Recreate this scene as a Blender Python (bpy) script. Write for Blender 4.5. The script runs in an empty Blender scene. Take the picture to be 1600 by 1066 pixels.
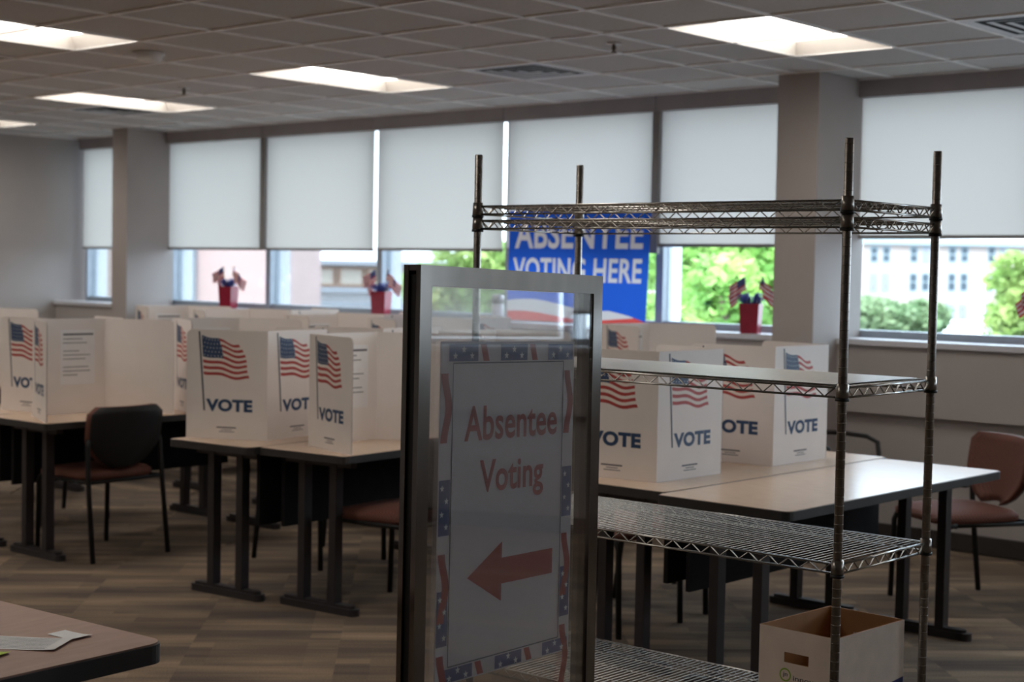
import bpy, bmesh, math, random
from mathutils import Vector, Matrix
random.seed(7)
sc = bpy.context.scene
C = sc.collection

# ------------------------------------------------------------------ camera, world, sun, exposure
cd = bpy.data.cameras.new('camera'); cam = bpy.data.objects.new('camera', cd); C.objects.link(cam); sc.camera = cam
cd.sensor_width = 36; cd.lens = 2432.0/1600*36; cd.clip_end = 1500; cd.clip_start = .05
cam.matrix_world = Matrix(((0.74797, -0.04374, 0.66229, 0), (0.66346, 0.02089, -0.74792, 0), (0.01888, 0.99882, 0.04464, 1.56), (0, 0, 0, 1)))
cd.dof.use_dof = True; cd.dof.focus_distance = 3.9; cd.dof.aperture_fstop = 4.4
w = bpy.data.worlds.new('sky'); sc.world = w; w.use_nodes = True
bg = w.node_tree.nodes['Background']; bg.inputs[0].default_value = (.72, .85, 1.0, 1); bg.inputs[1].default_value = 2.7
sd = bpy.data.lights.new('sun', 'SUN'); sd.energy = 2; sd.angle = .05; sd.color = (1, .95, .88)
so = bpy.data.objects.new('sun', sd); C.objects.link(so); so.rotation_euler = Vector((-.25, .62, -.75)).to_track_quat('-Z', 'Y').to_euler()
vs = sc.view_settings; vs.view_transform = 'Standard'; vs.look = 'None'; vs.gamma = 1; vs.exposure = 1.55; vs.use_curve_mapping = False
sc.cycles.use_denoising = True
sc.cycles.max_bounces = 10; sc.cycles.diffuse_bounces = 5; sc.cycles.transparent_max_bounces = 16; sc.cycles.caustics_reflective = False; sc.cycles.caustics_refractive = False
sc.cycles.sample_clamp_indirect = 6

# ------------------------------------------------------------------ materials
MATS = {}
def newmat(name):
    m = bpy.data.materials.new(name); m.use_nodes = True; MATS[name] = m
    nt = m.node_tree; return m, nt, nt.nodes['Principled BSDF']
def mat(name, col, rough=.6, metal=0, var=0, scale=20, bump=0, bscale=200, spec=None, stretch=None):
    m, nt, b = newmat(name)
    b.inputs['Base Color'].default_value = (*col, 1); b.inputs['Roughness'].default_value = rough; b.inputs['Metallic'].default_value = metal
    if spec is not None: b.inputs['Specular IOR Level'].default_value = spec
    tc = nt.nodes.new('ShaderNodeTexCoord'); src = tc.outputs['Object']
    if stretch:
        mp = nt.nodes.new('ShaderNodeMapping'); mp.inputs['Scale'].default_value = stretch; nt.links.new(src, mp.inputs[0]); src = mp.outputs[0]
    if var:
        n = nt.nodes.new('ShaderNodeTexNoise'); n.inputs['Scale'].default_value = scale; n.inputs['Detail'].default_value = 4
        r = nt.nodes.new('ShaderNodeValToRGB')
        r.color_ramp.elements[0].position = .3; r.color_ramp.elements[1].position = .7
        r.color_ramp.elements[0].color = (*[c*(1-var) for c in col], 1); r.color_ramp.elements[1].color = (*[min(1, c*(1+var)) for c in col], 1)
        nt.links.new(src, n.inputs['Vector']); nt.links.new(n.outputs['Fac'], r.inputs[0]); nt.links.new(r.outputs[0], b.inputs['Base Color'])
    if bump:
        n2 = nt.nodes.new('ShaderNodeTexNoise'); n2.inputs['Scale'].default_value = bscale
        bp = nt.nodes.new('ShaderNodeBump'); bp.inputs['Strength'].default_value = bump; bp.inputs['Distance'].default_value = .004
        nt.links.new(src, n2.inputs['Vector']); nt.links.new(n2.outputs['Fac'], bp.inputs['Height']); nt.links.new(bp.outputs[0], b.inputs['Normal'])
    return m
def emis(name, col, s):
    m, nt, b = newmat(name); b.inputs['Emission Color'].default_value = (*col, 1); b.inputs['Emission Strength'].default_value = s
    b.inputs['Base Color'].default_value = (.9, .9, .9, 1); return m
def glass(name, tint=(1, 1, 1), refl=.5, rough=.02):
    m, nt, b = newmat(name); out = nt.nodes['Material Output']; nt.nodes.remove(b)
    tr = nt.nodes.new('ShaderNodeBsdfTransparent'); tr.inputs[0].default_value = (*tint, 1)
    gl = nt.nodes.new('ShaderNodeBsdfGlossy'); gl.inputs['Roughness'].default_value = rough
    fr = nt.nodes.new('ShaderNodeFresnel'); fr.inputs[0].default_value = 1.45
    ml = nt.nodes.new('ShaderNodeMath'); ml.operation = 'MULTIPLY'; ml.inputs[1].default_value = refl
    mx = nt.nodes.new('ShaderNodeMixShader')
    nt.links.new(fr.outputs[0], ml.inputs[0]); nt.links.new(ml.outputs[0], mx.inputs[0]); nt.links.new(tr.outputs[0], mx.inputs[1]); nt.links.new(gl.outputs[0], mx.inputs[2]); nt.links.new(mx.outputs[0], out.inputs[0])
    return m
def translucent(name, col, tcol, f):
    m, nt, b = newmat(name); out = nt.nodes['Material Output']; nt.nodes.remove(b)
    d = nt.nodes.new('ShaderNodeBsdfDiffuse'); d.inputs[0].default_value = (*col, 1)
    t = nt.nodes.new('ShaderNodeBsdfTranslucent'); t.inputs[0].default_value = (*tcol, 1)
    tc = nt.nodes.new('ShaderNodeTexCoord'); n = nt.nodes.new('ShaderNodeTexNoise'); n.inputs['Scale'].default_value = 600
    bp = nt.nodes.new('ShaderNodeBump'); bp.inputs['Strength'].default_value = .1; bp.inputs['Distance'].default_value = .001
    nt.links.new(tc.outputs['Object'], n.inputs['Vector']); nt.links.new(n.outputs['Fac'], bp.inputs['Height']); nt.links.new(bp.outputs[0], d.inputs['Normal'])
    mx = nt.nodes.new('ShaderNodeMixShader'); mx.inputs[0].default_value = f
    nt.links.new(d.outputs[0], mx.inputs[1]); nt.links.new(t.outputs[0], mx.inputs[2]); nt.links.new(mx.outputs[0], out.inputs[0])
    return m
mat('wall', (.40, .365, .345), .8, var=.03, scale=2, bump=.15, bscale=300)
mat('wall_upper', (.42, .385, .365), .75, var=.03, scale=2, bump=.1, bscale=300)
mat('column', (.40, .36, .34), .8, var=.03, scale=3, bump=.15, bscale=300)
mat('soffit', (.36, .33, .335), .6, var=.05, scale=5)
mat('sill', (.62, .62, .66), .45, var=.04, scale=8)
mat('baseboard', (.035, .03, .028), .5, var=.1)
mat('tile', (.56, .54, .52), .9, var=.05, scale=60, bump=.5, bscale=350)
mat('tbar', (.92, .9, .88), .5, var=.03)
mat('troffer', (.62, .58, .54), .45, var=.02)
emis('lens', (1, .94, .86), 2.7)
mat('vent_white', (.62, .62, .63), .45, var=.04); mat('vent_dark', (.02, .02, .02), .9, var=.2)
mat('alu', (.33, .37, .42), .4, .3, var=.05); mat('alu_white', (.82, .86, .9), .5, var=.03)
mat('hem', (.25, .24, .235), .6, var=.05)
translucent('shade', (.55, .54, .52), (.545, .495, .45), .48)
glass('pane', (.95, .98, .98), .6)
glass('acrylic', (.985, .985, .985), .3, .02)
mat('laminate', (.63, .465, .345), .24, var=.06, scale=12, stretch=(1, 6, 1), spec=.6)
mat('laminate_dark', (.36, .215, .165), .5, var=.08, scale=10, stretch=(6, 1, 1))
mat('edge', (.03, .028, .028), .45, var=.1); mat('leg', (.035, .03, .032), .45, .2, var=.1); mat('panel_black', (.012, .011, .012), .8, var=.15, spec=.15)
mat('frame_black', (.012, .011, .011), .55, var=.1, spec=.3)
mat('board', (.80, .745, .71), .6, var=.02, scale=9); mat('board_edge', (.5, .45, .42), .8, var=.1)
mat('navy', (.035, .065, .14), .55, var=.15, scale=40); mat('red', (.42, .05, .045), .55, var=.12, scale=40); mat('vote_blue', (.02, .055, .13), .5, var=.1); mat('pole_ink', (.04, .055, .07), .5, var=.1)
mat('ink', (.10, .10, .12), .6, var=.1); mat('paper', (.82, .81, .81), .7, var=.02); mat('star', (.8, .8, .8), .6, var=.02)
mat('cream_print', (.80, .72, .66), .6, var=.02)
mat('steel', (.21, .19, .175), .16, 1, var=.12, scale=14, stretch=(1, 1, .15)); mat('slot', (.02, .018, .018), .6, var=.2)
mat('chrome', (.46, .44, .41), .22, 1, var=.08, scale=60); mat('chrome_dark', (.30, .275, .25), .3, 1, var=.15, scale=40); mat('ring', (.012, .012, .012), .5, var=.1)
mat('liner', (.78, .74, .66), .35, var=.05, scale=25, stretch=(8, 1, 1))
mat('poster', (.66, .60, .60), .5, var=.02); mat('poster_red', (.34, .035, .022), .5, var=.08, scale=9); mat('poster_navy', (.07, .08, .20), .5, var=.1)
translucent('banner_blue', (.02, .08, .42), (.022, .10, .50), .5); translucent('banner_white', (.74, .70, .69), (.56, .52, .51), .48); translucent('banner_red', (.65, .09, .08), (.6, .08, .07), .45)
mat('box_out', (.86, .72, .61), .75, var=.05, scale=15, bump=.1); mat('box_in', (.42, .22, .10), .8, var=.08, scale=15); mat('box_blue', (.02, .03, .16), .6, var=.1); mat('logo_green', (.32, .50, .05), .6, var=.05)
mat('vase', (.28, .012, .035), .3, var=.1); mat('tinsel', (.05, .07, .35), .3, .5, var=.3, scale=60); mat('stick', (.6, .5, .35), .6, var=.1)
mat('flag_red', (.55, .06, .08), .7, var=.1); mat('flag_white', (.78, .74, .76), .7, var=.05); mat('flag_blue', (.05, .07, .22), .7, var=.1)
mat('can_white', (.75, .74, .78), .3, var=.04); mat('can_metal', (.35, .33, .33), .3, .9, var=.1)
mat('green_note', (.45, .62, .05), .7, var=.05); mat('plastic_white', (.72, .70, .68), .5, var=.03); mat('brass', (.25, .2, .16), .4, .8, var=.1)
# chair fabric: fine woven red-brown pattern
m, nt, b = newmat('fabric'); tc = nt.nodes.new('ShaderNodeTexCoord'); ck = nt.nodes.new('ShaderNodeTexChecker'); ck.inputs['Scale'].default_value = 110
ck.inputs[1].default_value = (.15, .05, .03, 1); ck.inputs[2].default_value = (.09, .03, .022, 1); nt.links.new(tc.outputs['Object'], ck.inputs[0]); nt.links.new(ck.outputs[0], b.inputs['Base Color']); b.inputs['Roughness'].default_value = .75
# carpet: blocky streaks along local x, different on every tile
m, nt, b = newmat('carpet'); b.inputs['Roughness'].default_value = .95; b.inputs['Specular IOR Level'].default_value = .1
N = nt.nodes.new; L = nt.links.new
tc = N('ShaderNodeTexCoord'); oi = N('ShaderNodeObjectInfo'); mul = N('ShaderNodeMath'); mul.operation = 'MULTIPLY'; mul.inputs[1].default_value = 37; L(oi.outputs['Random'], mul.inputs[0])
cb = N('ShaderNodeCombineXYZ'); L(mul.outputs[0], cb.inputs[0]); L(mul.outputs[0], cb.inputs[1]); ad = N('ShaderNodeVectorMath'); L(tc.outputs['Object'], ad.inputs[0]); L(cb.outputs[0], ad.inputs[1])
def layer(sx, sy):
    mp = N('ShaderNodeMapping'); mp.inputs['Scale'].default_value = (sx, sy, 0); L(ad.outputs[0], mp.inputs[0])
    fl = N('ShaderNodeVectorMath'); fl.operation = 'FLOOR'; L(mp.outputs[0], fl.inputs[0])
    wn = N('ShaderNodeTexWhiteNoise'); wn.noise_dimensions = '2D'; L(fl.outputs[0], wn.inputs['Vector']); return wn.outputs['Value']
def streak(sx, sy, d=4):
    mp = N('ShaderNodeMapping'); mp.inputs['Scale'].default_value = (sx, sy, 1); L(ad.outputs[0], mp.inputs[0])
    n = N('ShaderNodeTexNoise'); n.inputs['Scale'].default_value = 1; n.inputs['Detail'].default_value = d; L(mp.outputs[0], n.inputs['Vector']); return n.outputs['Fac']
def mathn(op, a, b_):
    n = N('ShaderNodeMath'); n.operation = op
    for i, v in enumerate((a, b_)):
        if isinstance(v, (int, float)): n.inputs[i].default_value = v
        else: L(v, n.inputs[i])
    return n.outputs[0]
v = mathn('ADD', mathn('MULTIPLY', layer(1.3, 6), .12), mathn('MULTIPLY', layer(2.6, 12), .08))
v = mathn('ADD', v, mathn('MULTIPLY', streak(.9, 5, 5), .75)); v = mathn('ADD', v, mathn('MULTIPLY', streak(2.5, 45, 2), .16)); v = mathn('ADD', v, mathn('MULTIPLY', streak(170, 170, 2), .34))
rp = N('ShaderNodeValToRGB'); L(v, rp.inputs[0]); rp.color_ramp.elements[0].position = .46; rp.color_ramp.elements[1].position = 1.0
rp.color_ramp.elements[0].color = (.058, .051, .056, 1); rp.color_ramp.elements[1].color = (.40, .295, .205, 1); e = rp.color_ramp.elements.new(.72); e.color = (.165, .124, .092, 1)
L(rp.outputs[0], b.inputs['Base Color'])
bn = N('ShaderNodeBump'); bn.inputs['Strength'].default_value = .5; bn.inputs['Distance'].default_value = .004; L(streak(260, 260, 2), bn.inputs['Height']); L(bn.outputs[0], b.inputs['Normal'])
# outside
m, nt, b = newmat('brick'); tc = nt.nodes.new('ShaderNodeTexCoord'); bt = nt.nodes.new('ShaderNodeTexBrick'); bt.inputs['Scale'].default_value = 1.6
bt.inputs[1].default_value = (.25, .165, .135, 1); bt.inputs[2].default_value = (.29, .21, .18, 1); bt.inputs[3].default_value = (.30, .25, .225, 1); nt.links.new(tc.outputs['Object'], bt.inputs[0]); nt.links.new(bt.outputs[0], b.inputs['Base Color']); b.inputs['Roughness'].default_value = .9
mat('pink_wall', (.42, .30, .28), .9, var=.04, scale=1); mat('cream_wall', (.46, .41, .35), .9, var=.04, scale=1); mat('peach', (.30, .19, .135), .8, var=.06, scale=1); mat('pale_wall', (.48, .48, .49), .9, var=.03)
mat('trim_grey', (.20, .225, .26), .7, var=.05); mat('win_dark', (.025, .04, .055), .4, var=.2, scale=2); mat('win_pale', (.18, .18, .20), .5, var=.1, scale=2); mat('roof_white', (.9, .9, .9), .6, var=.03); mat('cornice', (.22, .27, .29), .7, var=.05)
mat('asphalt', (.22, .22, .23), .9, var=.15, scale=3); mat('bark', (.12, .09, .06), .9, var=.3); mat('lamp_white', (.7, .7, .72), .4, var=.02)
def leafmat(name, a, c):
    m, nt, b = newmat(name); oi = nt.nodes.new('ShaderNodeTexCoord'); n = nt.nodes.new('ShaderNodeTexNoise'); n.inputs['Scale'].default_value = 1.3
    r = nt.nodes.new('ShaderNodeValToRGB'); r.color_ramp.elements[0].position = .35; r.color_ramp.elements[1].position = .65; r.color_ramp.elements[0].color = (*a, 1); r.color_ramp.elements[1].color = (*c, 1)
    nt.links.new(oi.outputs['Object'], n.inputs['Vector']); nt.links.new(n.outputs['Fac'], r.inputs[0]); nt.links.new(r.outputs[0], b.inputs['Base Color']); b.inputs['Roughness'].default_value = .6
    out = nt.nodes['Material Output']; t = nt.nodes.new('ShaderNodeBsdfTranslucent'); nt.links.new(r.outputs[0], t.inputs[0]); mx = nt.nodes.new('ShaderNodeMixShader'); mx.inputs[0].default_value = .4
    nt.links.new(b.outputs[0], mx.inputs[1]); nt.links.new(t.outputs[0], mx.inputs[2]); nt.links.new(mx.outputs[0], out.inputs[0])
leafmat('leaf', (.19, .38, .09), (.44, .62, .18)); leafmat('leaf_yellow', (.17, .29, .07), (.36, .46, .15)); leafmat('leaf_pale', (.12, .20, .09), (.24, .32, .17))

# ------------------------------------------------------------------ mesh helpers
class MB:
    def __init__(s): s.v = []; s.f = []; s.m = []; s.mats = []; s.sm = []
    def mi(s, name):
        if name not in s.mats: s.mats.append(name)
        return s.mats.index(name)
    def add(s, vs, fs, m, M=None, smooth=False):
        o = len(s.v); k = s.mi(m)
        for p in vs:
            p = Vector(p); s.v.append(tuple(M @ p) if M else tuple(p))
        for f in fs: s.f.append([i+o for i in f]); s.m.append(k); s.sm.append(smooth)
        return s
    def box(s, x0, x1, y0, y1, z0, z1, m, M=None):
        vs = [(x0,y0,z0),(x1,y0,z0),(x1,y1,z0),(x0,y1,z0),(x0,y0,z1),(x1,y0,z1),(x1,y1,z1),(x0,y1,z1)]
        return s.add(vs, [(0,3,2,1),(4,5,6,7),(0,1,5,4),(1,2,6,5),(2,3,7,6),(3,0,4,7)], m, M)
    def prism(s, pts, z0, z1, m, M=None, top=None):       # pts ccw in xy
        n = len(pts); vs = [(p[0],p[1],z0) for p in pts]+[(p[0],p[1],z1) for p in pts]
        s.add(vs, [tuple(range(n-1,-1,-1))]+[(i,(i+1)%n,n+(i+1)%n,n+i) for i in range(n)], m, M)
        return s.add([(p[0],p[1],z1) for p in pts], [tuple(range(n))], top or m, M)
    def tube(s, pts, r, m, n=8, M=None, cap=True):
        pts = [Vector(p) for p in pts]; rings = []; prev = None
        for i, p in enumerate(pts):
            d = (pts[min(i+1,len(pts)-1)]-pts[max(i-1,0)]).normalized()
            a = prev if prev is not None else (Vector((0,0,1)) if abs(d.z) < .9 else Vector((1,0,0)))
            u = d.cross(a).normalized() if prev is None else (a-d*a.dot(d)).normalized()
            prev = u; v_ = d.cross(u); rr = r[i] if isinstance(r,(list,tuple)) else r
            rings.append([p+(u*math.cos(2*math.pi*k/n)+v_*math.sin(2*math.pi*k/n))*rr for k in range(n)])
        vs = [q for g in rings for q in g]; fs = []
        for i in range(len(pts)-1):
            for k in range(n): fs.append((i*n+k, i*n+(k+1)%n, (i+1)*n+(k+1)%n, (i+1)*n+k))
        if cap: fs += [tuple(range(n-1,-1,-1)), tuple((len(pts)-1)*n+k for k in range(n))]
        return s.add(vs, fs, m, M, True)
    def lathe(s, prof, m, n=16, M=None):
        vs = [(r*math.cos(2*math.pi*k/n), r*math.sin(2*math.pi*k/n), z) for r, z in prof for k in range(n)]
        fs = [(i*n+k, i*n+(k+1)%n, (i+1)*n+(k+1)%n, (i+1)*n+k) for i in range(len(prof)-1) for k in range(n)]
        fs += [tuple(range(n-1,-1,-1)), tuple((len(prof)-1)*n+k for k in range(n))]
        return s.add(vs, fs, m, M, True)
    def mesh(s, name):
        me = bpy.data.meshes.new(name); me.from_pydata(s.v, [], s.f)
        for k in s.mats: me.materials.append(MATS[k])
        me.polygons.foreach_set('material_index', s.m); me.polygons.foreach_set('use_smooth', s.sm); me.update(); return me
    def obj(s, name, parent=None, loc=None, rz=0): return put(name, s.mesh(name), parent, loc, rz)
def put(name, me, parent=None, loc=None, rz=0, M=None):
    o = bpy.data.objects.new(name, me); C.objects.link(o); o.parent = parent
    if M is not None: o.matrix_basis = M
    else:
        if loc: o.location = loc
        o.rotation_euler.z = rz
    return o
def tag(o, label, cat, group=None):
    o['label'] = label; o['category'] = cat
    if group: o['group'] = group
    return o
def thing(name, label, cat, loc=(0,0,0), rz=0, group=None): return tag(put(name, None, None, loc, rz), label, cat, group)
def struct(o): o['kind'] = 'structure'; return o
def stuff(o): o['kind'] = 'stuff'; return o
def rrect(x0, x1, y0, y1, r, n=5, corners=(1,1,1,1)):   # ccw, corners: bl br tr tl
    pts = []
    for (cx, cy, a, on) in ((x0+r,y0+r,180,corners[0]),(x1-r,y0+r,270,corners[1]),(x1-r,y1-r,0,corners[2]),(x0+r,y1-r,90,corners[3])):
        if on: pts += [(cx+r*math.cos(math.radians(a+90*i/n)), cy+r*math.sin(math.radians(a+90*i/n))) for i in range(n+1)]
        else: pts.append({180:(x0,y0),270:(x1,y0),0:(x1,y1),90:(x0,y1)}[a])
    return pts
def text_geo(body, off=0.0, space=1.0):
    cu = bpy.data.curves.new('t', 'FONT'); cu.body = body; cu.offset = off; cu.space_character = space; cu.resolution_u = 4
    o = bpy.data.objects.new('t', cu); C.objects.link(o); bpy.context.view_layer.update()
    me = bpy.data.meshes.new_from_object(o.evaluated_get(bpy.context.evaluated_depsgraph_get()))
    vs = [tuple(q.co) for q in me.vertices]; fs = [tuple(p.vertices) for p in me.polygons]
    bpy.data.objects.remove(o); bpy.data.curves.remove(cu); bpy.data.meshes.remove(me)
    x0 = min(a[0] for a in vs); x1 = max(a[0] for a in vs); y0 = min(a[1] for a in vs); y1 = max(a[1] for a in vs)
    return [((a[0]-x0)/(x1-x0), (a[1]-y0)/(y1-y0)) for a in vs], fs
def text_fit(mb, geo, x0, x1, z0, z1, y, m, M=None):    # lettering facing -y
    vs, fs = geo; mb.add([(x0+a*(x1-x0), y, z0+c*(z1-z0)) for a, c in vs], fs, m, M)

# ------------------------------------------------------------------ room shell
ZC = 2.767; XL = -13.33; XR = 5.0; YB = -3.5; YW = 8.41; YG = 8.68
fl = struct(MB().box(XL-.2, XR+.2, YB-.2, 8.6, -.25, -.008, 'carpet').obj('floor'))
MUL = [-13.21+1.3815*i for i in range(13)]             # mullion centres
w_ = MB(); w_.box(XL-.3, XR+.3, YW, 8.9, -.25, 1.16, 'wall')
ww = struct(w_.obj('wall_window'))
xs = [XL, -12.03, -11.79, -8.35, -5.05, -4.76, -1.4, XR]
for a, b_ in ((XL, -12.03), (-11.80, -8.4), (-8.396, -5.045), (-4.765, -1.4), (-1.396, XR)):
    MB().box(a, b_, 8.36, YW, .755, 1.155, 'wall_upper').obj('wall_panel', ww)
struct(MB().box(XL-.25, XL, YB, 8.9, 0, ZC+.4, 'wall').obj('wall_left'))
struct(MB().box(XR, XR+.25, YB, 8.9, 0, ZC+.4, 'wall').obj('wall_right'))
struct(MB().box(XL-.25, XR+.25, YB-.25, YB, 0, ZC+.4, 'wall').obj('wall_back'))
struct(MB().box(XL-.25, XR+.25, 8.62, 8.9, ZC-.02, ZC+.5, 'soffit').obj('wall_header'))
struct(MB().box(XL, XR, 8.385, YW, .0, .1, 'baseboard').obj('baseboard_window'))
struct(MB().box(XL, XL+.02, YB, 8.38, 0, .1, 'baseboard').obj('baseboard_left'))
for i, (a, b_) in enumerate(((XL, -12.03), (-11.80, -5.045), (-4.765, XR))):
    struct(MB().box(a, b_, 8.335, 8.66, 1.16, 1.195, 'sill').obj('trim_%d' % (i+1)))
for i, (x0, x1, y0) in enumerate(((-12.03, -11.80, 8.12), (-5.045, -4.765, 8.06))):
    mb = MB(); mb.box(x0, x1, y0, 8.62, 0, ZC, 'column'); mb.box(x0-.012, x1+.012, y0-.012, 8.62, 0, .1, 'baseboard')
    o = struct(mb.obj('column'))
sf = struct(put('trim_4', None))
sf.name = 'trim_4'
for i in range(0, 12):
    MB().box(MUL[i]+.003, MUL[i+1]-.003, 8.535, 8.615, 2.66, ZC, 'soffit').obj('valance_panel', sf)
# windows: frame, pane, outside fin
for i in range(12):
    a, b_ = MUL[i], MUL[i+1]
    wn = struct(put('window_%d' % (i+1), None, None, ((a+b_)/2, YG, 1.195)))
    hw = (b_-a)/2
    mb = MB(); mb.box(-hw, -hw+.03, -.06, .04, 0, 1.56, 'alu'); mb.box(hw-.03, hw, -.06, .04, 0, 1.56, 'alu'); mb.box(-hw, hw, -.05, .04, -.02, .045, 'alu'); mb.box(-hw, hw, -.05, .04, 1.5, 1.57, 'alu')
    mb.obj('frame', wn)
    MB().box(-hw+.03, hw-.03, -.006, .006, .045, 1.5, 'pane').obj('pane', wn)
    MB().box(-hw-.028, -hw+.028, .045, .16, -.1, 1.6, 'alu_white').obj('outer_fin', wn)
for i in (2, 5):
    MB().box(-.03, .03, -.015, .015, 0, .96, 'hem').obj('shade_channel', bpy.data.objects['window_%d' % i], (-(MUL[1]-MUL[0])/2+.0+(MUL[1]-MUL[0]), 8.56-YG, .505))
# roller shades
bot = {0:1.70,1:1.70,2:1.70,3:1.705,4:1.71,5:1.745,6:1.80,7:2.45,8:2.45,9:1.4,10:1.25,11:2.0}  # shades out of view have heights chosen for daylight and sign reflections
lbl = ['narrow white roller shade in the corner beside the grey end wall', 'white roller shade beside the far column by the end wall', 'white roller shade above the flag vase nearest the far column', 'white roller shade above the second flag vase', 'white roller shade left of the blue banner, behind the wire rack post', 'white roller shade behind the blue absentee banner', 'white roller shade beside the thick column, above the tree view', 'wide white roller shade out of view, raised to let in daylight']
for i in range(12):
    a, b_ = MUL[i]+.025, MUL[i+1]-.025
    t = thing('roller_shade', lbl[i] if i < 8 else 'unseen white roller shade further along the window wall, height set for light', 'window shade', ((a+b_)/2, 8.575, bot[i]), 0, 'white roller shades on the window wall')
    hw = (b_-a)/2
    MB().add([(-hw, 0, .02), (hw, 0, .02), (hw, 0, 2.70-bot[i]), (-hw, 0, 2.70-bot[i])], [(0,1,2,3)], 'shade').obj('fabric', t)
    MB().box(-hw, hw, -.008, .008, 0, .022, 'hem').obj('hem_bar', t)
    mb = MB(); mb.tube([(-hw, .0, 2.69-bot[i]), (hw, .0, 2.69-bot[i])], .025, 'hem'); mb.obj('roller', t)

# ceiling: slab, grid bars, single tiles
cl = struct(MB().box(XL-.2, XR+.2, YB-.2, 8.9, ZC+.16, ZC+.5, 'tile').obj('ceiling'))
XLn = [-5.27-.622*k for k in range(12, -1, -1)] + [-4.92, -4.55, -3.94, -3.33, -2.72, -2.11, -1.5, -.89, -.28, .33, .94, 1.55, 2.16, 2.77, 3.38, 3.99, 4.6]
XLn = [XL]+XLn+[XR]
YLn = [4.99+.6096*k for k in range(-13, 6)]; YLn = [YB]+YLn+[8.535]
ix = lambda x: min(range(len(XLn)), key=lambda i: abs(XLn[i]-x))
iy = lambda y: min(range(len(YLn)), key=lambda i: abs(YLn[i]-y))
LIGHTS = []  # (col, row) lower-left cell of a 1x2 troffer
for x in (-12.73, -10.25, -7.76, -4.55, -1.5, 1.55):
    for y in (6.21, 3.77, 1.33, -1.1):
        if x < -4 or y > 6: LIGHTS.append((ix(x), iy(y)))  # troffers out of view are added, rows and columns picked for fill light
VENTS = [(ix(-6.51), iy(6.82)), (ix(-10.87), iy(6.82)), (ix(-3.33), iy(6.82))]
taken = set(VENTS)
for c, r in LIGHTS: taken |= {(c, r), (c, r+1)}
for x in XLn: MB().box(x-.012, x+.012, YB, 8.535, ZC-.004, ZC+.02, 'tbar').obj('grid_bar', cl)
for y in YLn: MB().box(XL, XR, y-.012, y+.012, ZC-.0045, ZC+.02, 'tbar').obj('grid_bar', cl)
tm = {}
def tile_mesh(wd, hd):
    k = (round(wd, 3), round(hd, 3))
    if k not in tm:
        mb = MB(); mb.box(-wd/2+.009, wd/2-.009, -hd/2+.009, hd/2-.009, .004, .02, 'tile'); tm[k] = mb.mesh('ceiling_tile')
    return tm[k]
rest = MB()
for i in range(len(XLn)-1):
    for j in range(len(YLn)-1):
        if (i, j) in taken: continue
        x0, x1, y0, y1 = XLn[i], XLn[i+1], YLn[j], YLn[j+1]; cx, cy = (x0+x1)/2, (y0+y1)/2
        d = -.6623*cx+.7479*cy; lat = .748*cx+.6635*cy; up = .9988*1.207
        vis = d > .5 and abs(lat/d*2432) < 880 and 533-2432*((1.207-.0446*d)/d) > -60
        if vis: put('ceiling_tile', tile_mesh(x1-x0, y1-y0), cl, (cx, cy, ZC))
        else: rest.box(x0+.01, x1-.01, y0+.01, y1-.01, ZC+.004, ZC+.02, 'tile')
stuff(rest.obj('ceiling_tile', cl))
LL = {(-12.73, 6.21): 'lit recessed ceiling light furthest along the row by the windows, near the end wall', (-10.25, 6.21): 'lit recessed ceiling light beside the far air vent, before the far column', (-7.76, 6.21): 'lit recessed ceiling light between the sprinkler and the square air vent', (-4.55, 6.21): 'lit recessed ceiling light in front of the thick column', (-7.76, 3.77): 'lit recessed ceiling light beside the smoke detector'}
def troffer(c, r):
    x0, x1, y0, y1 = XLn[c], XLn[c+1], YLn[r], YLn[r+2]; cx, cy = (x0+x1)/2, (y0+y1)/2
    lab = 'unseen recessed ceiling light added for fill in the rows away from the windows' if y0 < 6 else 'unseen recessed ceiling light added for fill in the window row beyond the rack'
    for (a, b_), t_ in LL.items():
        if abs(a-x0) < .2 and abs(b_-y0) < .2: lab = t_
    t = thing('ceiling_light', lab, 'ceiling light', (cx, cy, ZC), 0, 'recessed fluorescent ceiling lights')
    a, b_ = (x1-x0)/2-.014, (y1-y0)/2-.014; ia, ib = a-.03, b_-.05; D = .07
    mb = MB()
    o4 = [(-a,-b_,0),(a,-b_,0),(a,b_,0),(-a,b_,0)]; i4 = [(-ia,-ib,D),(ia,-ib,D),(ia,ib,D),(-ia,ib,D)]
    mb.add(o4+i4, [(0,4,5,1),(1,5,6,2),(2,6,7,3),(3,7,4,0)], 'troffer'); mb.box(-a, a, -b_, b_, D+.012, D+.03, 'troffer')
    mb.obj('housing', t)
    MB().box(-ia, ia, -ib, ib, D, D+.01, 'lens').obj('lens', t)
for c, r in LIGHTS: troffer(c, r)
VL = ['square louvred ceiling air vent above the wire rack', 'square louvred ceiling air vent near the far column', 'square louvred ceiling air vent over the brick building window']
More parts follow.
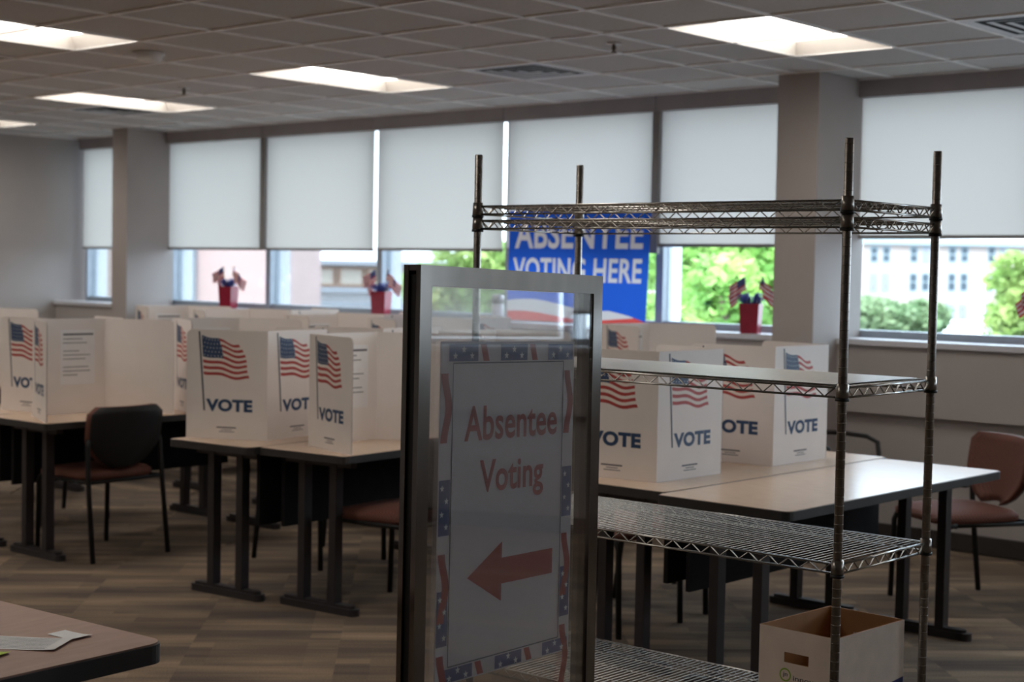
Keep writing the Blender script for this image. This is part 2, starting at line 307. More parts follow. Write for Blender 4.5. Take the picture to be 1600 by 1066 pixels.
for (c, r), lab in zip(VENTS, VL):
    x0, x1, y0, y1 = XLn[c], XLn[c+1], YLn[r], YLn[r+1]
    t = thing('ceiling_vent', lab, 'air vent', ((x0+x1)/2, (y0+y1)/2, ZC), 0, 'ceiling air vents')
    a = min(x1-x0, y1-y0)/2-.012
    MB().box(-a, a, -a, a, .004, .02, 'vent_dark').obj('backing', t)
    for k in range(4):
        o_ = a-.03-.066*k; i_ = o_-.026; z0 = -.006+.001*k
        mb = MB(); P4 = [(-o_,-o_,z0),(o_,-o_,z0),(o_,o_,z0),(-o_,o_,z0)]; Q4 = [(-i_,-i_,z0+.003),(i_,-i_,z0+.003),(i_,i_,z0+.003),(-i_,i_,z0+.003)]
        mb.add(P4+Q4, [(0,1,5,4),(1,2,6,5),(2,3,7,6),(3,0,4,7)], 'vent_white')
        if k == 0: mb.add([(-a,-a,-.004),(a,-a,-.004),(a,a,-.004),(-a,a,-.004),(-a+.03,-a+.03,-.006),(a-.03,-a+.03,-.006),(a-.03,a-.03,-.006),(-a+.03,a-.03,-.006)], [(1,0,4,5),(2,1,5,6),(3,2,6,7),(0,3,7,4)], 'vent_white')
        mb.obj('louvre', t)
for (x, y), lab in zip(((-5.08, 6.50), (-8.75, 6.47)), ('small pendent sprinkler head beside the ceiling light at the column', 'small pendent sprinkler head over the far voting tables')):
    t = thing('sprinkler_head', lab, 'sprinkler', (x, y, ZC), 0, 'ceiling sprinkler heads')
    MB().lathe([(.04, -.001), (.04, .004), (.012, .006)], 'plastic_white', 14, Matrix.Scale(-1, 4, (0,0,1))).obj('escutcheon', t)
    mb = MB(); mb.lathe([(.009, 0), (.009, -.02), (.014, -.022), (.006, -.04), (.016, -.046), (.016, -.05)], 'brass', 10); mb.obj('nozzle', t)
t = thing('smoke_detector', 'round white smoke detector on the ceiling beside a light', 'smoke detector', (-7.50, 5.30, ZC))
MB().lathe([(.075, -.0), (.075, -.03), (.06, -.05), (.03, -.055)], 'plastic_white', 20).obj('body', t)
MB().lathe([(.09, .0), (.09, -.012)], 'plastic_white', 20).obj('base_plate', t)

# carpet tiles laid at 45 degrees
cm = MB(); cm.box(-.3035, .3035, -.3035, .3035, -.008, 0, 'carpet'); cme = cm.mesh('carpet_tile'); nct = 0
for i in range(-32, 33):
    for j in range(-32, 33):
        X = (.607*i*math.cos(math.pi/4)-.607*(j+.5*(i%2))*math.sin(math.pi/4)); Y = (.607*i*math.sin(math.pi/4)+.607*(j+.5*(i%2))*math.cos(math.pi/4))
        if not (XL+.5 < X < XR-.5 and 1 < Y < 7.95): continue
        d = -.6623*X+.7479*Y
        if d < 3 or d > 10.5: continue
        px = 800+2432*(.748*X+.6635*Y)/d; py = 533+2432*(1.56-.0446*d)/d
        if -140 < px < 1740 and 640 < py < 1180 and nct < 290:
            o = put('carpet_tile', cme, fl, (X, Y, 0), math.pi/4); nct += 1

# ------------------------------------------------------------------ tables
def table(label, x0, x1, y0, y1, rz=0, group='folding training tables with tan tops', pivot=None, topm='laminate', side=-1):
    cx, cy = (x0+x1)/2, (y0+y1)/2
    if pivot:
        M = Matrix.Translation((*pivot, 0)) @ Matrix.Rotation(rz, 4, 'Z') @ Matrix.Translation((-pivot[0], -pivot[1], 0)); c = M @ Vector((cx, cy, 0)); cx, cy = c.x, c.y
    a, b_ = (x1-x0)/2, (y1-y0)/2
    t = thing('training_table', label, 'table', (cx, cy, 0), rz, group)
    mb = MB(); mb.prism(rrect(-a, a, -b_, b_, .03, 3), .70, .733, 'edge'); mb.prism(rrect(-a+.006, a-.006, -b_+.006, b_-.006, .026, 3), .733, .735, topm); mb.obj('tabletop', t)
    for s in (-1, 1):
        yy = s*(b_-.14)
        mb = MB(); mb.box(-.115, -.075, yy-.025, yy+.025, .04, .69, 'leg'); mb.box(.075, .115, yy-.025, yy+.025, .04, .69, 'leg'); mb.box(-.2, .2, yy-.02, yy+.02, .665, .70, 'leg'); mb.obj('leg', t)
        mb = MB(); mb.prism(rrect(-.235, .235, -.03, .03, .028, 4), 0, .032, 'leg', Matrix.Translation((0, yy, 0))); mb.prism(rrect(-.21, .21, -.022, .022, .02, 4), .032, .045, 'leg', Matrix.Translation((0, yy, 0))); mb.obj('foot', t)
    MB().box(side*.215-.01, side*.215+.01, -b_+.12, b_-.17, .36, .69, 'panel_black').obj('modesty_panel', t)
    return t
table('bare tan table beside the wire rack, its top catching window light', -3.44, -2.86, 4.71, 6.46)
table('tan table under the two voting screens behind the wire rack', -4.025, -3.445, 4.78, 6.53, side=1)
table('tan table under the screen with a whole flag showing, left of the sign', -6.107, -5.567, 4.44, 6.2, .10, pivot=(-6.107, 4.44), side=1)
table('tan table left of the sign, open screen facing the rack', -5.56, -5.03, 4.49, 6.25, .10, pivot=(-6.107, 4.44))
table('tan table with the dark chair pushed under it, by the end wall side', -7.63, -7.06, 4.36, 6.12, .02)
table('tan table behind the one with the dark pushed-in chair', -8.21, -7.64, 4.36, 6.12, .02, side=1)
table('tan table at the windows under the banner end screens', -6.0, -5.42, 6.62, 8.3)
table('tan table under the screen seen through the sign glass', -7.25, -6.68, 6.35, 8.05)
table('tan table in the window row below the second flag vase', -8.1, -7.52, 6.4, 8.1)
table('tan table in the window row below the first flag vase', -9.1, -8.53, 6.5, 8.2)
table('tan table in the window row near the far column', -10.05, -9.47, 6.5, 8.2)
table('tan table nearest the grey end wall, under a lone screen', -9.75, -9.18, 4.4, 6.15)

# ------------------------------------------------------------------ voting screens
VOTE = text_geo('VOTE', .05, 1.04); HP = .52; TH = .005
def flag_print(W, H, y):
    mb = MB(); X = lambda a: a*W; Z = lambda a: H*(1-a)
    mb.add([(X(.145), y, Z(.018)), (X(.165), y, Z(.018)), (X(.235), y, Z(.745)), (X(.215), y, Z(.745))][::-1], [(3,2,1,0)], 'pole_ink')
    def pt(u, v):
        hx, hy = .185+.03*v, .05+.36*v; fx, fy = .64+.17*v+.03*math.sin(5*v), .13+.325*v
        return (X(hx+(fx-hx)*u), y-.0001, Z(hy+(fy-hy)*u+.014*math.sin(u*9.5+v*1.5)*(.3+u)))
    n = 14
    for k in range(13):
        v0, v1 = k/13, (k+1)/13; us = .47 if k < 7 else 0
        for i in range(n):
            u0, u1 = us+(1-us)*i/n, us+(1-us)*(i+1)/n
            mb.add([pt(u0, v1), pt(u1, v1), pt(u1, v0), pt(u0, v0)], [(0,1,2,3)], 'red' if k % 2 == 0 else 'cream_print')
    for i in range(8):
        for j in range(6): mb.add([pt(.47*i/8, .54*(j+1)/6), pt(.47*(i+1)/8, .54*(j+1)/6), pt(.47*(i+1)/8, .54*j/6), pt(.47*i/8, .54*j/6)], [(0,1,2,3)], 'navy')
    for i in range(6):
        for j in range(5):
            u, v_ = .47*(i+.5)/6+(.03 if j % 2 else 0), .54*(j+.5)/5; c = pt(u, v_); s = .0028
            mb.add([(c[0]-s, y-.0004, c[2]), (c[0], y-.0004, c[2]-s), (c[0]+s, y-.0004, c[2]), (c[0], y-.0004, c[2]+s)], [(0,1,2,3)], 'star')
    return mb
def panel_meshes(W, rnd):
    # outer face is -y, x runs left to right for someone outside; rnd: '', 'l', 'r'
    pts = rrect(0, W, 0, HP, .03, 5, (0, 0, 1 if rnd == 'r' else 0, 1 if rnd == 'l' else 0))
    mb = MB(); n = len(pts); vs = [(p[0], 0, p[1]) for p in pts]+[(p[0], TH, p[1]) for p in pts]
    mb.add(vs, [tuple(range(n)), tuple(range(2*n-1, n-1, -1))], 'board'); mb.add(vs, [(i, n+i, n+(i+1)%n, (i+1)%n) for i in range(n)], 'board_edge')
    p = mb.mesh('panel'); f = flag_print(W, HP, -.0006).mesh('flag_print')
    t = MB(); text_fit(t, VOTE, .245*W, .82*W, HP*.25, HP*.365, -.0006, 'vote_blue')
    l = MB()
    for k, (a, b_) in enumerate(((.38, .62), (.44, .57), (.41, .60))): l.box(a*W, b_*W, -.0008, -.0003, HP*(.098-.018*k), HP*(.098-.018*k)+(.006 if k == 0 else .003), 'ink')
    return p, f, t.mesh('vote_lettering'), l.mesh('small_print')
CW, WW = .45, .415
PM = {'c': panel_meshes(CW, ''), 'r': panel_meshes(WW, 'r'), 'l': panel_meshes(WW, 'l')}
sheet = MB(); sheet.box(.07, .285, TH+.0002, TH+.0012, .16, .46, 'paper')
for k in range(11):
    if k in (3, 7): continue
    wdt = (.19, .12, .15, 0, .10, .17, .14, 0, .16, .17, .09)[k]; sheet.box(.27-wdt, .27, TH+.0012, TH+.0016, .43-.022*k, .434-.022*k+(.006 if k == 0 else 0), 'ink')
SHEET = sheet.mesh('instruction_sheet')
def panel(parent, kind, p, ang, inner=False):
    me = PM[kind]; o = put('panel', me[0], parent, (p[0], p[1], 0), ang)
    put('flag_print', me[1], o); put('vote_lettering', me[2], o); put('small_print', me[3], o)
    if inner: put('instruction_sheet', SHEET, o)
    return o
def booth(label, c0, a=0, op=1, ns=.25, fs=.35, z=.7352):
    """tabletop screen: c0 = corner of near wing and centre panel; op=+1 opens towards +x, -1 towards -x"""
    t = thing('voting_screen', label, 'voting screen', (c0[0], c0[1], z), a, 'tabletop voting screens')
    c1 = (0, CW)
    if op > 0:
        panel(t, 'r', (0, -.003), -ns); panel(t, 'c', (0, CW), -math.pi/2, True)
        fe = (WW*math.cos(fs), CW+WW*math.sin(fs)); panel(t, 'l', fe, math.pi+fs)
    else:
        fe = (-WW*math.cos(ns), -WW*math.sin(ns)); panel(t, 'l', fe, ns); panel(t, 'c', (0, 0), math.pi/2); panel(t, 'r', (0, CW+.003), math.pi-fs)
    return t
booth('white voting screen on the table behind the rack, its VOTE side cut by the sign', (-3.625, 4.97), 0, -1, .12, .2)
booth('white voting screen with both VOTE sides showing, beside the thick column', (-3.61, 5.80), 0, -1, .12, .2)
booth('white voting screen showing one whole flag and VOTE, on the middle table', (-5.745, 4.745), .18, -1, .31, .2)
booth('open white voting screen left of the sign, narrow VOTE flap and paper inside', (-5.462, 4.762), .05, 1, .30, .42)
booth('white voting screen on the middle table, behind the whole flag one', (-5.80, 5.55), .05, -1, .3, .3)
booth('open white voting screen on the middle table, beyond the one left of the sign', (-5.47, 5.62), .05, 1, .3, .35)
booth('white voting screen with VO showing, on the table by the pushed-in chair', (-7.49, 4.68), 0, -1, .16, .2)
booth('open white voting screen above the pushed-in dark chair, paper inside', (-7.46, 4.545), .0, 1, .38, .52)
booth('open white voting screen behind the one above the pushed-in chair', (-7.40, 5.42), -.05, 1, .35, .45)
booth('open white voting screen on the table nearest the grey end wall', (-9.47, 4.98), 0, 1, .25, .35)
booth('open white voting screen in the window row near the far column', (-9.80, 6.83), -.1, 1, .3, .35)
booth('open white voting screen below the first flag vase', (-8.93, 6.70), -.15, 1, .3, .2)
booth('white voting screen with a bright flag side below the first flag vase', (-8.60, 7.32), 0, -1, .2, .2)
booth('open white voting screen between the two left flag vases', (-7.80, 6.58), -.03, 1, .3, .15)
booth('white voting screen with a bright flag side below the second flag vase', (-7.62, 7.30), 0, -1, .2, .2)
booth('open white voting screen seen beside the sign edge and through its glass', (-7.06, 6.62), -.03, 1, .3, .3)
booth('white voting screen with small flag showing through the sign glass', (-6.88, 7.30), 0, -1, .2, .2)
booth('open white voting screen under the blue banner', (-5.83, 7.40), -.05, 1, .3, .62)

# ------------------------------------------------------------------ chairs (front = +y)
def chair(label, x, y, rz, arms=False, group='stacking chairs with red-brown seats'):
    t = thing('chair', label, 'chair', (x, y, 0), rz, group)
    mb = MB(); n = 9; g = []
    pts = rrect(-.235, .235, -.22, .23, .08, 5)
    def ring(s, z, dz=0): return [(p[0]*s, p[1]*s, z+dz*(-(p[1]/.23)**2*.012 if p[1] > 0 else 0)) for p in pts]
    k = len(pts); R_ = [ring(.93, .415), ring(1, .43, 1), ring(1, .455, 1), ring(.9, .472, 1), ring(.5, .478)]
    vs = [q for r_ in R_ for q in r_]; fs = [tuple(range(k-1, -1, -1))]
    for i in range(4): fs += [(i*k+j, i*k+(j+1)%k, (i+1)*k+(j+1)%k, (i+1)*k+j) for j in range(k)]
    fs.append(tuple(4*k+j for j in range(k))); mb.add(vs, fs, 'fabric', None, True); mb.obj('seat', t)
    # shield shaped backrest, curved
    mb = MB(); nx, nz = 10, 9; F = []; B = []
    for j in range(nz+1):
        tz = j/nz; z = .49+.32*tz; hw = .235*math.sin(min(1, (.2+tz*1.5))*math.pi/2)**.8 if tz < .72 else .235*(1-max(0, (tz-.86)/.14)**2*.22)
        if tz < .05: hw = .07
        for i in range(nx+1):
            u = -1+2*i/nx; yy = -.225-.05*tz+.045*u*u; F.append((u*hw, yy, z-.012*u*u*(1-tz))); B.append((u*hw*.97, yy-.035, z-.012*u*u*(1-tz)))
    q = nx+1; fs = []
    for j in range(nz):
        for i in range(nx): a0 = j*q+i; fs += [(a0+1, a0, a0+q, a0+q+1), (len(F)+a0, len(F)+a0+1, len(F)+a0+q+1, len(F)+a0+q)]
    o_ = len(F)
    for i in range(nx): fs += [(i, i+1, o_+i+1, o_+i), (nz*q+i+1, nz*q+i, o_+nz*q+i, o_+nz*q+i+1)]
    for j in range(nz): fs += [(j*q+q, j*q, o_+j*q, o_+j*q+q), (j*q+nx, j*q+q+nx, o_+j*q+q+nx, o_+j*q+nx)]
    mb.add(F+B, fs, 'fabric', None, True); mb.obj('backrest', t)
    mb = MB(); S_ = [(p[0]*1.01, p[1]-.003, p[2]) for p in B]+[(p[0]*1.01, p[1]-.009, p[2]) for p in B]; o_ = len(B)
    fs = [(o_+j*q+i, o_+j*q+i+1, o_+j*q+q+i+1, o_+j*q+q+i) for j in range(nz) for i in range(nx)]+[(j*q+q, j*q, o_+j*q, o_+j*q+q) for j in range(nz)]+[(j*q+nx, j*q+q+nx, o_+j*q+q+nx, o_+j*q+nx) for j in range(nz)]+[(nz*q+i+1, nz*q+i, o_+nz*q+i, o_+nz*q+i+1) for i in range(nx)]
    mb.add(S_, fs, 'frame_black', None, True); mb.obj('back_shell', t)
    for s in (-1, 1):
        mb = MB(); mb.tube([(s*.225, .215, 0), (s*.225, .205, .38), (s*.225, .19, .41), (s*.225, .15, .418)], .0135, 'frame_black'); mb.obj('leg', t)
        mb = MB(); mb.tube([(s*.245, -.30, 0), (s*.24, -.25, .42), (s*.235, -.235, .60), (s*.225, -.235, .64)], .0135, 'frame_black'); mb.obj('leg', t)
        mb = MB(); mb.tube([(s*.225, .16, .415), (s*.235, -.25, .415)], .011, 'frame_black'); mb.obj('seat_rail', t)
        if arms:
            mb = MB(); mb.tube([(s*.25, -.24, .60), (s*.27, -.2, .665), (s*.275, -.05, .675), (s*.275, .12, .668), (s*.27, .19, .64), (s*.26, .21, .55), (s*.235, .2, .42)], .014, 'frame_black'); mb.obj('armrest', t)
    mb = MB(); mb.tube([(-.23, -.245, .415), (.23, -.245, .415)], .011, 'frame_black'); mb.obj('cross_rail', t); mb = MB(); mb.tube([(-.225, .15, .41), (.225, .15, .41)], .011, 'frame_black'); mb.obj('cross_rail', t)
    return t
chair('red-brown chair standing alone at the bare table end, by the window wall', -3.33, 7.02, math.radians(180-31))
chair('dark chair with black armrest loop at the far end of the rack tables', -4.42, 7.62, math.radians(-90), True)
chair('dark chair pushed under the table near the end wall, back towards the aisle', -7.25, 4.81, math.radians(90+3))
chair('chair on the hidden side of the pushed-in chair table', -8.35, 5.25, math.radians(-90))
chair('chair drawn up beside the sign at the middle table', -5.13, 5.02, math.radians(90+8))
chair('chair at the hidden side of the middle table', -6.22, 5.55, math.radians(-90))
chair('chair at the hidden side of the rack tables, nearer the sign', -4.22, 5.47, math.radians(-90))
chair('chair at the hidden side of the rack tables, nearer the windows', -4.24, 6.15, math.radians(-90))
chair('chair at the window row table under the sign glass view', -6.45, 6.75, math.radians(90))

# ------------------------------------------------------------------ wire shelving rack
FRx, FRy, FLx, BRy = -2.14, 3.785, -3.485, 4.30
rack = thing('wire_shelving_rack', 'tall chrome wire shelving rack with five shelves', 'shelving', (FRx, FRy, 0))
posts = {'fr': (0, 0), 'br': (.004, BRy-FRy), 'fl': (FLx-FRx, -.03), 'bl': (FLx-FRx-.006, BRy-FRy-.012)}
pm = MB(); pm.lathe([(.0127, .02), (.0127, 1.937), (.0112, 1.94)], 'chrome_dark', 20); pm.lathe([(.017, 0), (.017, .008), (.006, .012), (.006, .03)], 'ring', 10); pm = pm.mesh('post')
gr = MB(); z = .045
while z < 1.93: gr.lathe([(.01275, z-.0006), (.01275, z+.0006)], 'chrome', 20); z += .0254
gr = gr.mesh('groove_rings')
for k, (x, y) in posts.items():
    o = put('post', pm, rack, (x, y, 0)); stuff(put('groove_rings', gr, o))
def shelf(z):          # z = bottom ring of collars
    sh = put('shelf', None, rack)
    c = [Vector((posts[k][0], posts[k][1], 0)) for k in ('fl', 'fr', 'br', 'bl')]
    zt, zb = z+.032, z+.006
    mb = MB()
    for i in range(4):
        a, b_ = c[i], c[(i+1) % 4]; d = (b_-a).normalized(); n_ = Vector((-d.y, d.x, 0)); a2, b2 = a+d*.02+n_*(-.004), b_-d*.02+n_*(-.004); Lg = (b2-a2).length
        for zz in (zt, zb): mb.tube([a2+Vector((0,0,zz)), b2+Vector((0,0,zz))], .0035, 'chrome', 6)
        k = max(2, round(Lg/.0325)); k += k % 2
        mb.tube([a2+d*(Lg*j/k)+Vector((0,0, zt if j % 2 == 0 else zb)) for j in range(k+1)], .0026, 'chrome', 5)
    mb.obj('edge_truss', sh)
    mb = MB(); n = 66
    for j in range(1, n):
        f = j/n; a = c[0].lerp(c[1], f); b_ = c[3].lerp(c[2], f); mb.tube([a+Vector((0,0,zt+.002)), b_+Vector((0,0,zt+.002))], .0018, 'chrome', 5, cap=False)
    stuff(mb.obj('wire_grid', sh))
    for g in (.25, .5, .75):
        mb = MB(); a = c[0].lerp(c[3], g); b_ = c[1].lerp(c[2], g)
        mb.tube([a+Vector((0,0,zt-.003)), b_+Vector((0,0,zt-.003))], .003, 'chrome', 5); mb.obj('support_wire', sh)
    for k_, (x, y) in posts.items():
        mb = MB(); M = Matrix.Translation((x, y, z)); mb.lathe([(.0185, 0), (.0165, .044)], 'chrome_dark', 14, M); mb.obj('collar', sh)
        mb = MB(); mb.lathe([(.0195, -.004), (.0195, .004)], 'ring', 14, M); mb.obj('sleeve_ring', sh)
    return sh
ZS = (1.739, 1.692, 1.226, .739, .235)
for z in ZS: shelf(z)
a = MB(); zt = ZS[2]+.0365
a.add([(FLx+.03, FRy-.01, zt), (FRx-.03, FRy+.012, zt), (FRx-.03, BRy-.02, zt), (FLx+.03, BRy-.03, zt)], [(0,1,2,3)], 'liner')
a.add([(FLx+.03, FRy-.01, zt+.003), (FRx-.03, FRy+.012, zt+.003), (FRx-.03, BRy-.02, zt+.003), (FLx+.03, BRy-.03, zt+.003)], [(0,1,2,3)], 'liner')
tag(a.obj('shelf_liner'), 'cream plastic liner sheet lying on the middle rack shelf', 'shelf liner')
# box on bottom shelf
bx = thing('cardboard_box', 'open white cardboard box on the bottom rack shelf', 'box', (-2.325, 4.095, ZS[4]+.0362), math.radians(-2.5))
BW, BD, BH, T_ = .13, .19, .262, .004
w4 = [(-BW, -BD), (BW, -BD), (BW, BD), (-BW, BD)]
MB().box(-BW, BW, -BD, BD, 0, .004, 'box_in').obj('bottom', bx)
def wall(a, b_, hole):
    a, b_ = Vector((*a, 0)), Vector((*b_, 0)); d = (b_-a).normalized(); n_ = Vector((d.y, -d.x, 0)); Lw = (b_-a).length
    def q(u, z, o): p = a+d*u-n_*(T_*o); return (p.x, p.y, z)
    mb = MB()
    outer = [(0, .004), (Lw, .004), (Lw, BH), (0, BH)]
    if not hole:
        mb.add([q(*p, 0) for p in outer], [(0,1,2,3)], 'box_out'); mb.add([q(*p, 1) for p in outer], [(3,2,1,0)], 'box_in')
        mb.add([q(0, BH, 0), q(Lw, BH, 0), q(Lw, BH, 1), q(0, BH, 1)], [(0,1,2,3)], 'box_in')
    else:
        hx0, hx1, hz0, hz1 = Lw/2-.042, Lw/2+.042, .165, .195
        xs_ = [0, hx0, hx1, Lw]; zs_ = [.004, hz0, hz1, BH]
        for i in range(3):
            for j in range(3):
                if i == 1 and j == 1: continue
                r4 = [(xs_[i], zs_[j]), (xs_[i+1], zs_[j]), (xs_[i+1], zs_[j+1]), (xs_[i], zs_[j+1])]
                mb.add([q(*p, 0) for p in r4], [(0,1,2,3)], 'box_out'); mb.add([q(*p, 1) for p in r4], [(3,2,1,0)], 'box_in')
        mb.add([q(0, BH, 0), q(Lw, BH, 0), q(Lw, BH, 1), q(0, BH, 1)], [(0,1,2,3)], 'box_in')
    o = mb.obj('side_wall', bx); return o, a, d, n_, Lw
for i in range(4):
    o, a, d, n_, Lw = wall(w4[i], w4[(i+1) % 4], i in (0, 2))
    if i == 0:
        mb = MB(); M = Matrix.Translation((a.x+Lw*.36, -BD-.0006, .128)) @ Matrix.Rotation(math.pi/2, 4, 'X')
        mb.add([(.02*math.cos(k*math.pi/12), .02*math.sin(k*math.pi/12), 0) for k in range(24)]+[(.0155*math.cos(k*math.pi/12), .0155*math.sin(k*math.pi/12), 0) for k in range(24)], [(k, (k+1) % 24, 24+(k+1) % 24, 24+k) for k in range(24)], 'logo_green', M)
        g = text_geo('jn', .02); mb.add([((u-.5)*.017, (v_-.5)*.016, 0) for u, v_ in g[0]], g[1], 'ink', M)
        g = text_geo('innov', .01); mb.add([(.027+u*.07, -.012+v_*.014, 0) for u, v_ in g[0]], g[1], 'ink', M)
        mb.obj('logo_print', o)
        MB().box(-BW, BW, -BD-.0008, -BD-.0002, .0, .05, 'box_blue').obj('blue_band', o)
    if i == 1:
        mb = MB(); mb.add([(BW+.0008, -BD, .03), (BW+.0008, BD, .065), (BW+.0008, BD, .09), (BW+.0008, -BD, .055)], [(0,1,2,3)], 'box_blue'); mb.obj('blue_stripe', o)

# ------------------------------------------------------------------ sign stand (local: x along the frame, y = depth away, z up, origin at base of left post)
e1 = Vector((-0.1061, 0.99402, -0.02577)); e2 = Vector((-0.99418, -0.10653, -0.01589)); e3 = Vector((-0.01854, 0.02393, 0.99954)); HT = 1.571
Q0 = Vector((-2.30135, 2.30818, 1.57084)); org = Q0-e3*HT
Ms = Matrix(((e1.x, e2.x, e3.x, org.x), (e1.y, e2.y, e3.y, org.y), (e1.z, e2.z, e3.z, org.z), (0, 0, 0, 1)))
sg = tag(put('sign_stand', None, M=Ms), 'brushed steel floor sign frame with clear acrylic and arrow poster', 'sign')
SW, PW, PD = .714, .039, .046
def channel(x0, sgn):     # U shaped post, open slot on the outer end face
    mb = MB(); a, b_ = (x0, x0+PW)
    mb.box(a, b_, 0, .0125, .02, HT, 'steel'); mb.box(a, b_, PD-.0125, PD, .02, HT, 'steel')
    xi = (b_-.008, b_) if sgn < 0 else (a, a+.008)
    mb.box(*xi, .0125, PD-.0125, .02, HT, 'slot' if False else 'steel'); mb.box(a+.001, b_-.001, .0125, PD-.0125, HT-.012, HT, 'steel')
    return mb
channel(0, -1).obj('post', sg); channel(SW-PW, 1).obj('post', sg)
MB().box(.006, .0305, .014, PD-.014, .03, HT-.02, 'slot').obj('slot_lining', sg)
mb = MB(); mb.box(PW, SW-PW, 0, PD, HT-.044, HT, 'steel'); mb.obj('top_bar', sg)
mb = MB(); mb.box(PW, SW-PW, 0, PD, .45, .494, 'steel'); mb.obj('bottom_bar', sg)
for x0 in (0, SW-PW): MB().box(x0, x0+PW, -.16, .2, .0, .02, 'steel').obj('base_foot', sg)
MB().box(PW, SW-PW, .003, .0055, .494, HT-.044, 'acrylic').obj('acrylic_sheet', sg)
MB().box(PW, SW-PW, .013, .0155, .494, HT-.044, 'acrylic').obj('acrylic_sheet', sg)
po = put('poster', None, sg, (0, 0, HT)); po['label'] = 'white paper poster with patriotic border and red arrow'
px0, px1, pz0, pz1 = .083, .605, -.905, -.161
MB().box(px0, px1, .0085, .0095, pz0, pz1, 'poster').obj('paper', po)
ix0, ix1, iz0, iz1 = .128, .558, -.868, -.208
yy = .0082; mb = MB()
def q4(x0, x1, z0, z1, m, y=yy, sk=0): mb.add([(x0, y, z0), (x1, y, z0), (x1+sk, y, z1), (x0+sk, y, z1)], [(0,1,2,3)], m)
def star(cx, cz, r, y):
    v_ = [(cx+(r if k % 2 == 0 else r*.42)*math.sin(k*math.pi/5), y, cz+(r if k % 2 == 0 else r*.42)*math.cos(k*math.pi/5)) for k in range(10)]
    mb.add([(cx, y, cz)]+v_, [(0, 1+(k+1) % 10, 1+k) for k in range(10)], 'star')
for (z0, z1) in ((iz1+.004, pz1-.006), (pz0+.003, iz0-.004)):
    for s0 in (px0+.03, px0+.22, px0+.41):
        q4(s0, s0+.105, z0, z1, 'poster_navy')
        for k in range(3): star(s0+.022+.03*k, (z0+z1)/2+(.007 if k % 2 else -.007), .009, yy-.0003)
    for s0 in (px0+.155, px0+.345): q4(s0, s0+.022, z0, z1, 'poster_red', sk=-.012)
for (x0, x1) in ((px0+.003, ix0-.004), (ix1+.004, px1-.003)):
    for s0 in (-.46, -.70):
        q4(x0, x1, s0-.12, s0, 'poster_navy')
        for k in range(4): star((x0+x1)/2+(.008 if k % 2 else -.008), s0-.018-.028*k, .008, yy-.0003)
    for s0 in (-.23, -.62, -.84):
        n = 10      # wavy red ribbon
        for k in range(n):
            a, b_ = s0-.15*k/n, s0-.15*(k+1)/n; wv = lambda t: x0+.001+.016*math.sin((t-s0)*21)**2
            mb.add([(wv(b_), yy-.0001, b_), (wv(b_)+.024, yy-.0001, b_), (wv(a)+.024, yy-.0001, a), (wv(a), yy-.0001, a)], [(0,1,2,3)], 'poster_red')
for (x0, x1, z0, z1) in ((ix0, ix1, iz1-.0015, iz1+.0015), (ix0, ix1, iz0-.0015, iz0+.0015), (ix0-.0015, ix0+.0015, iz0, iz1), (ix1-.0015, ix1+.0015, iz0, iz1)): q4(x0, x1, z0, z1, 'ink', yy-.0004)
mb.obj('border_print', po)
mb = MB(); text_fit(mb, text_geo('Absentee', .018, 1.03), .172, .535, -.381, -.303, yy-.0002, 'poster_red'); mb.obj('absentee_lettering', po)
mb = MB(); text_fit(mb, text_geo('Voting', .02, 1.03), .232, .482, -.520, -.425, yy-.0002, 'poster_red'); mb.obj('voting_lettering', po)
mb = MB(); mb.add([(x, yy-.0002, z) for x, z in ((.193, -.682), (.322, -.749), (.322, -.710), (.527, -.710), (.527, -.651), (.322, -.651), (.322, -.614))], [(0,1,6), (2,3,4,5), (1,2,5,6)], 'poster_red'); mb.obj('arrow_print', po)

# ------------------------------------------------------------------ blue banner on the window
bn = thing('banner', 'blue absentee voting here banner hanging at the window', 'banner', (-6.79, 8.30, 1.215))
H = .775
def bp_(u, v_): return ((u-.5)*(1.225+.03*v_)+.018*v_, .006*math.sin(u*7+v_*2), v_*H)
from mathutils.geometry import delaunay_2d_cdt
V2, F2, K2 = [], [], []
def region(vs, fs, kind):
    o = len(V2); V2.extend([Vector(p) for p in vs])
    for f in fs: F2.append([q+o for q in f]); K2.append(kind)
n = 24; us = [i/n for i in range(n+1)]; wv = lambda u: .155+.045*math.sin(u*6.2+.6)
grid = [(i/12, j/6) for j in range(7) for i in range(13)]
region(grid, [(j*13+i, j*13+i+1, j*13+i+14, j*13+i+13) for j in range(6) for i in range(12)], 'cloth')
zw = [max(.02, wv(u)*(1 if u < .75 else 1-(u-.75)*3.4)) for u in us]; zr = [max(.006, .055+.035*math.sin(u*6.2+.9)*(1-u*.4)) for u in us]
region([(u, .0) for u in us]+[(u, a) for u, a in zip(us, zw)], [(i, i+1, n+2+i, n+1+i) for i in range(n)], 'white_wave')
region([(u, .0) for u in us]+[(u, min(a, b_)) for u, a, b_ in zip(us, zr, zw)], [(i, i+1, n+2+i, n+1+i) for i in range(n)], 'red_wave')
for txt, u0, u1, v0, v1 in (('ABSENTEE', .045, .955, .655, .925), ('VOTING HERE', .035, .955, .36, .575)):
    g = text_geo(txt, .022, 1.04); region([(u0+a*(u1-u0), v0+c*(v1-v0)) for a, c in g[0]], g[1], 'lettering')
E2 = sorted({tuple(sorted((f[q], f[(q+1) % len(f)]))) for f in F2 for q in range(len(f))})
ov, oe, of, ove, oee, ofo = delaunay_2d_cdt(V2, E2, [], 1, 1e-5)
letters = [[V2[q] for q in f] for f, k in zip(F2, K2) if k == 'lettering']
letters = [(min(p.x for p in t), max(p.x for p in t), min(p.y for p in t), max(p.y for p in t), t) for t in letters]
